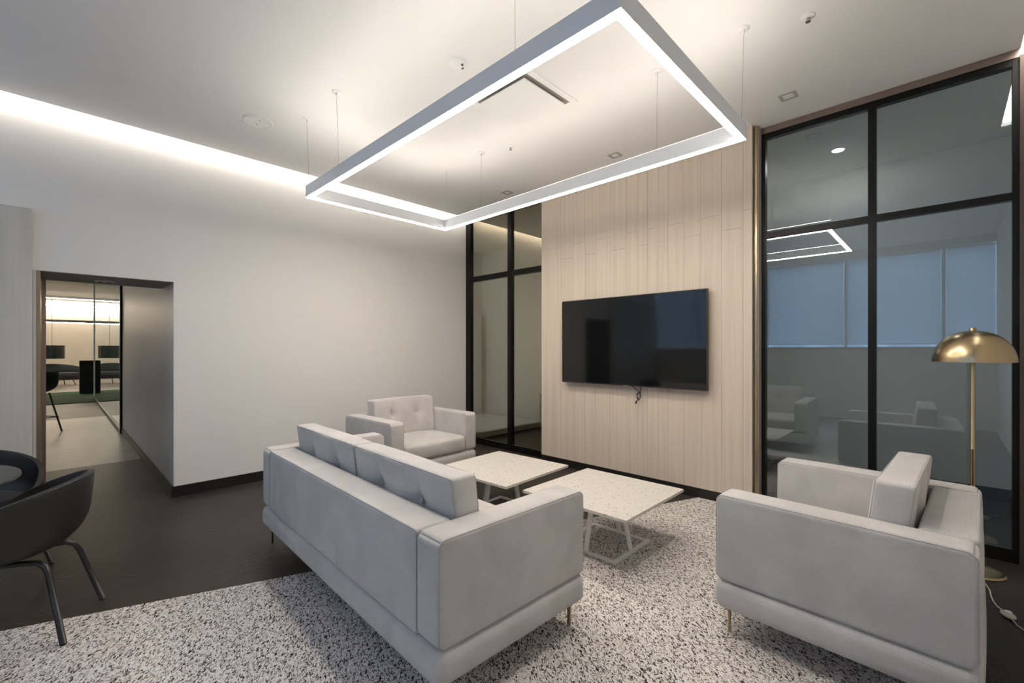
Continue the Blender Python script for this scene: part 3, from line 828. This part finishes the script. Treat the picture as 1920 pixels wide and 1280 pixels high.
struct(box('baseboard_hall', -28.4, -28.38, -2.6, 3.9, 0, 0.22, 'black_base'))
gp = bpy.data.objects.new('window_8', None); COL.objects.link(gp); struct(gp)
box('mullion', -9.84, -9.75, DOOR_Y1 - 0.03, DOOR_Y1 + 0.03, 0, 3.4, 'black_metal', gp)
box('mullion', -17.04, -17.0, DOOR_Y1 - 0.02, DOOR_Y1 + 0.02, 0, 3.4, 'white_metal', gp)
box('rail', -17.0, -9.84, DOOR_Y1 - 0.025, DOOR_Y1 + 0.025, 0, 0.06, 'black_metal', gp)
box('pane', -17.0, -9.84, DOOR_Y1 - 0.004, DOOR_Y1 + 0.004, 0.06, 3.4, 'glass_hall', gp)
for (x_, z_, lab) in ((-20.0, 2.22, 'lower linear light bar across the far hall'), (-24.0, 3.3, 'higher linear light bar near the far hall wall')):
    t = thing('linear_light', lab, 'light', (x_, 0.7, z_))
    box('housing', -0.04, 0.04, -3.0, 3.0, 0.02, 0.10, 'grey_alu', t)
    box('diffuser', -0.035, 0.035, -2.98, 2.98, 0.0, 0.02, 'led_hall', t)
    for s_ in (-2, 2):
        bm = bmesh.new(); tube(bm, [(0, s_, 0.1), (0, s_, 3.5 - z_)], 0.004, 6); obj('wire', bm, 'steel', t)
tag(box('wall_washer', -28.2, -28.1, -2.4, 3.7, 3.3, 3.36, 'led_hall'), 'warm strip light washing the far hall wall', 'strip light')
t = thing('linear_light', 'linear light bar over the passage behind the opening', 'light', (-12.5, -0.9, 3.2))
box('housing', -2.0, 2.0, -0.04, 0.04, 0.02, 0.10, 'grey_alu', t); box('diffuser', -1.98, 1.98, -0.035, 0.035, 0.0, 0.02, 'led_hall', t)
for s_ in (-1.5, 1.5):
    bm = bmesh.new(); tube(bm, [(s_, 0, 0.1), (s_, 0, 0.3)], 0.004, 6); obj('wire', bm, 'steel', t)
tag(box('black_pedestal', -19.4, -19.0, 0.55, 0.93, 0.02, 1.04, 'felt_dark', bevel=0.01), 'tall black block standing on the green floor', 'pedestal')
def lounge_chair(loc, rz, label, W=1.05):
    t = thing('lounge_chair', label, 'lounge chair', (*loc, 0), rz, 'dark lounge chairs in the far hall')
    soft_box('seat', (W - 0.2, 0.62, 0.16), (0, 0.05, 0.40), 'lounge_fabric', t, r=0.05, n=(8, 8, 3), puff=(0, 0.01, 0.02))
    bm = bmesh.new(); N = 24; A_, B_ = [], []
    for i in range(N + 1):
        a = R(-110 + 220*i/N); h = 0.82 - 0.22*(abs(i - N/2)/(N/2))**1.6
        A_.append((bm.verts.new((W/2*math.sin(a), -0.38*math.cos(a), 0.30)), bm.verts.new(((W/2 + 0.03)*math.sin(a), -0.44*math.cos(a), h))))
        B_.append((bm.verts.new(((W/2 - 0.08)*math.sin(a), -0.31*math.cos(a), 0.30)), bm.verts.new(((W/2 - 0.05)*math.sin(a), -0.36*math.cos(a), h))))
    for i in range(N):
        bm.faces.new((A_[i][0], A_[i+1][0], A_[i+1][1], A_[i][1])); bm.faces.new((B_[i+1][0], B_[i][0], B_[i][1], B_[i+1][1]))
        bm.faces.new((A_[i][1], A_[i+1][1], B_[i+1][1], B_[i][1])); bm.faces.new((A_[i+1][0], A_[i][0], B_[i][0], B_[i+1][0]))
    bm.faces.new((A_[0][0], A_[0][1], B_[0][1], B_[0][0])); bm.faces.new((A_[N][1], A_[N][0], B_[N][0], B_[N][1]))
    obj('backrest', bm, 'lounge_fabric', t, smooth=True)
    for sx in (-1, 1):
        for sy in (-1, 1):
            bm = bmesh.new(); tube(bm, [(sx*0.3, sy*0.2, 0.33), (sx*0.4, sy*0.3, 0.0)], 0.014, 8); obj('leg', bm, 'chair_leg', t)
lounge_chair((-24.6, 0.1), R(-60), 'dark blue lounge chair by the far hall wall', 1.5)
def bar_stool(loc, rz, label):
    t = thing('bar_stool', label, 'stool', (*loc, 0), rz)
    bm = shell_bm(); bmesh.ops.translate(bm, vec=(0, 0, 0.27), verts=bm.verts[:])
    o_ = obj('shell', bm, 'chair_shell', t, smooth=True); md = o_.modifiers.new('thick', 'SOLIDIFY'); md.thickness = 0.025
    for sx in (-1, 1):
        for sy in (-1, 1):
            bm = bmesh.new(); tube(bm, [(sx*0.12, sy*0.12, 0.66), (sx*0.23, sy*0.23, 0.0)], 0.013, 8); obj('leg', bm, 'chair_leg', t)
    bm = bmesh.new(); tube(bm, [(0.2, 0.2, 0.25), (-0.2, 0.2, 0.25), (-0.2, -0.2, 0.25), (0.2, -0.2, 0.25)], 0.009, 6, True); obj('footrest', bm, 'chair_leg', t)
bar_stool((-10.9, -0.22), R(120), 'black bar stool in the passage beyond the opening')
t = thing('hanging_lamp', 'black drum shade hanging over the far lounge chair', 'pendant light', (-25, -0.05, 0))
lathe_obj('lamp_shade', [(0.36, 1.02), (0.36, 1.54), (0.35, 1.54), (0.35, 1.02)], 'shade_black', t, 32, close=True)
bm = bmesh.new(); tube(bm, [(0, 0, 1.5), (0, 0, 3.5)], 0.006, 6); obj('wire', bm, 'cable', t)
bm = bmesh.new(); tube(bm, [(-0.35, 0, 1.5), (0.35, 0, 1.5)], 0.006, 6); obj('spider', bm, 'cable', t)
t = thing('emergency_light', 'round twin-lens fitting under the opening soffit', 'light', (-5.60, 0.33, DOOR_H))
pb = lathe_obj('plate', [(0, 0), (0.075, 0), (0.075, -0.006), (0.06, -0.012), (0, -0.012)], 'jamb_paint', t, 28)
for s_ in (-0.03, 0.03): lathe_obj('lens', [(0, -0.018), (0.014, -0.016), (0.016, -0.010)], 'dark_dot', pb, 14, (0, s_, 0))
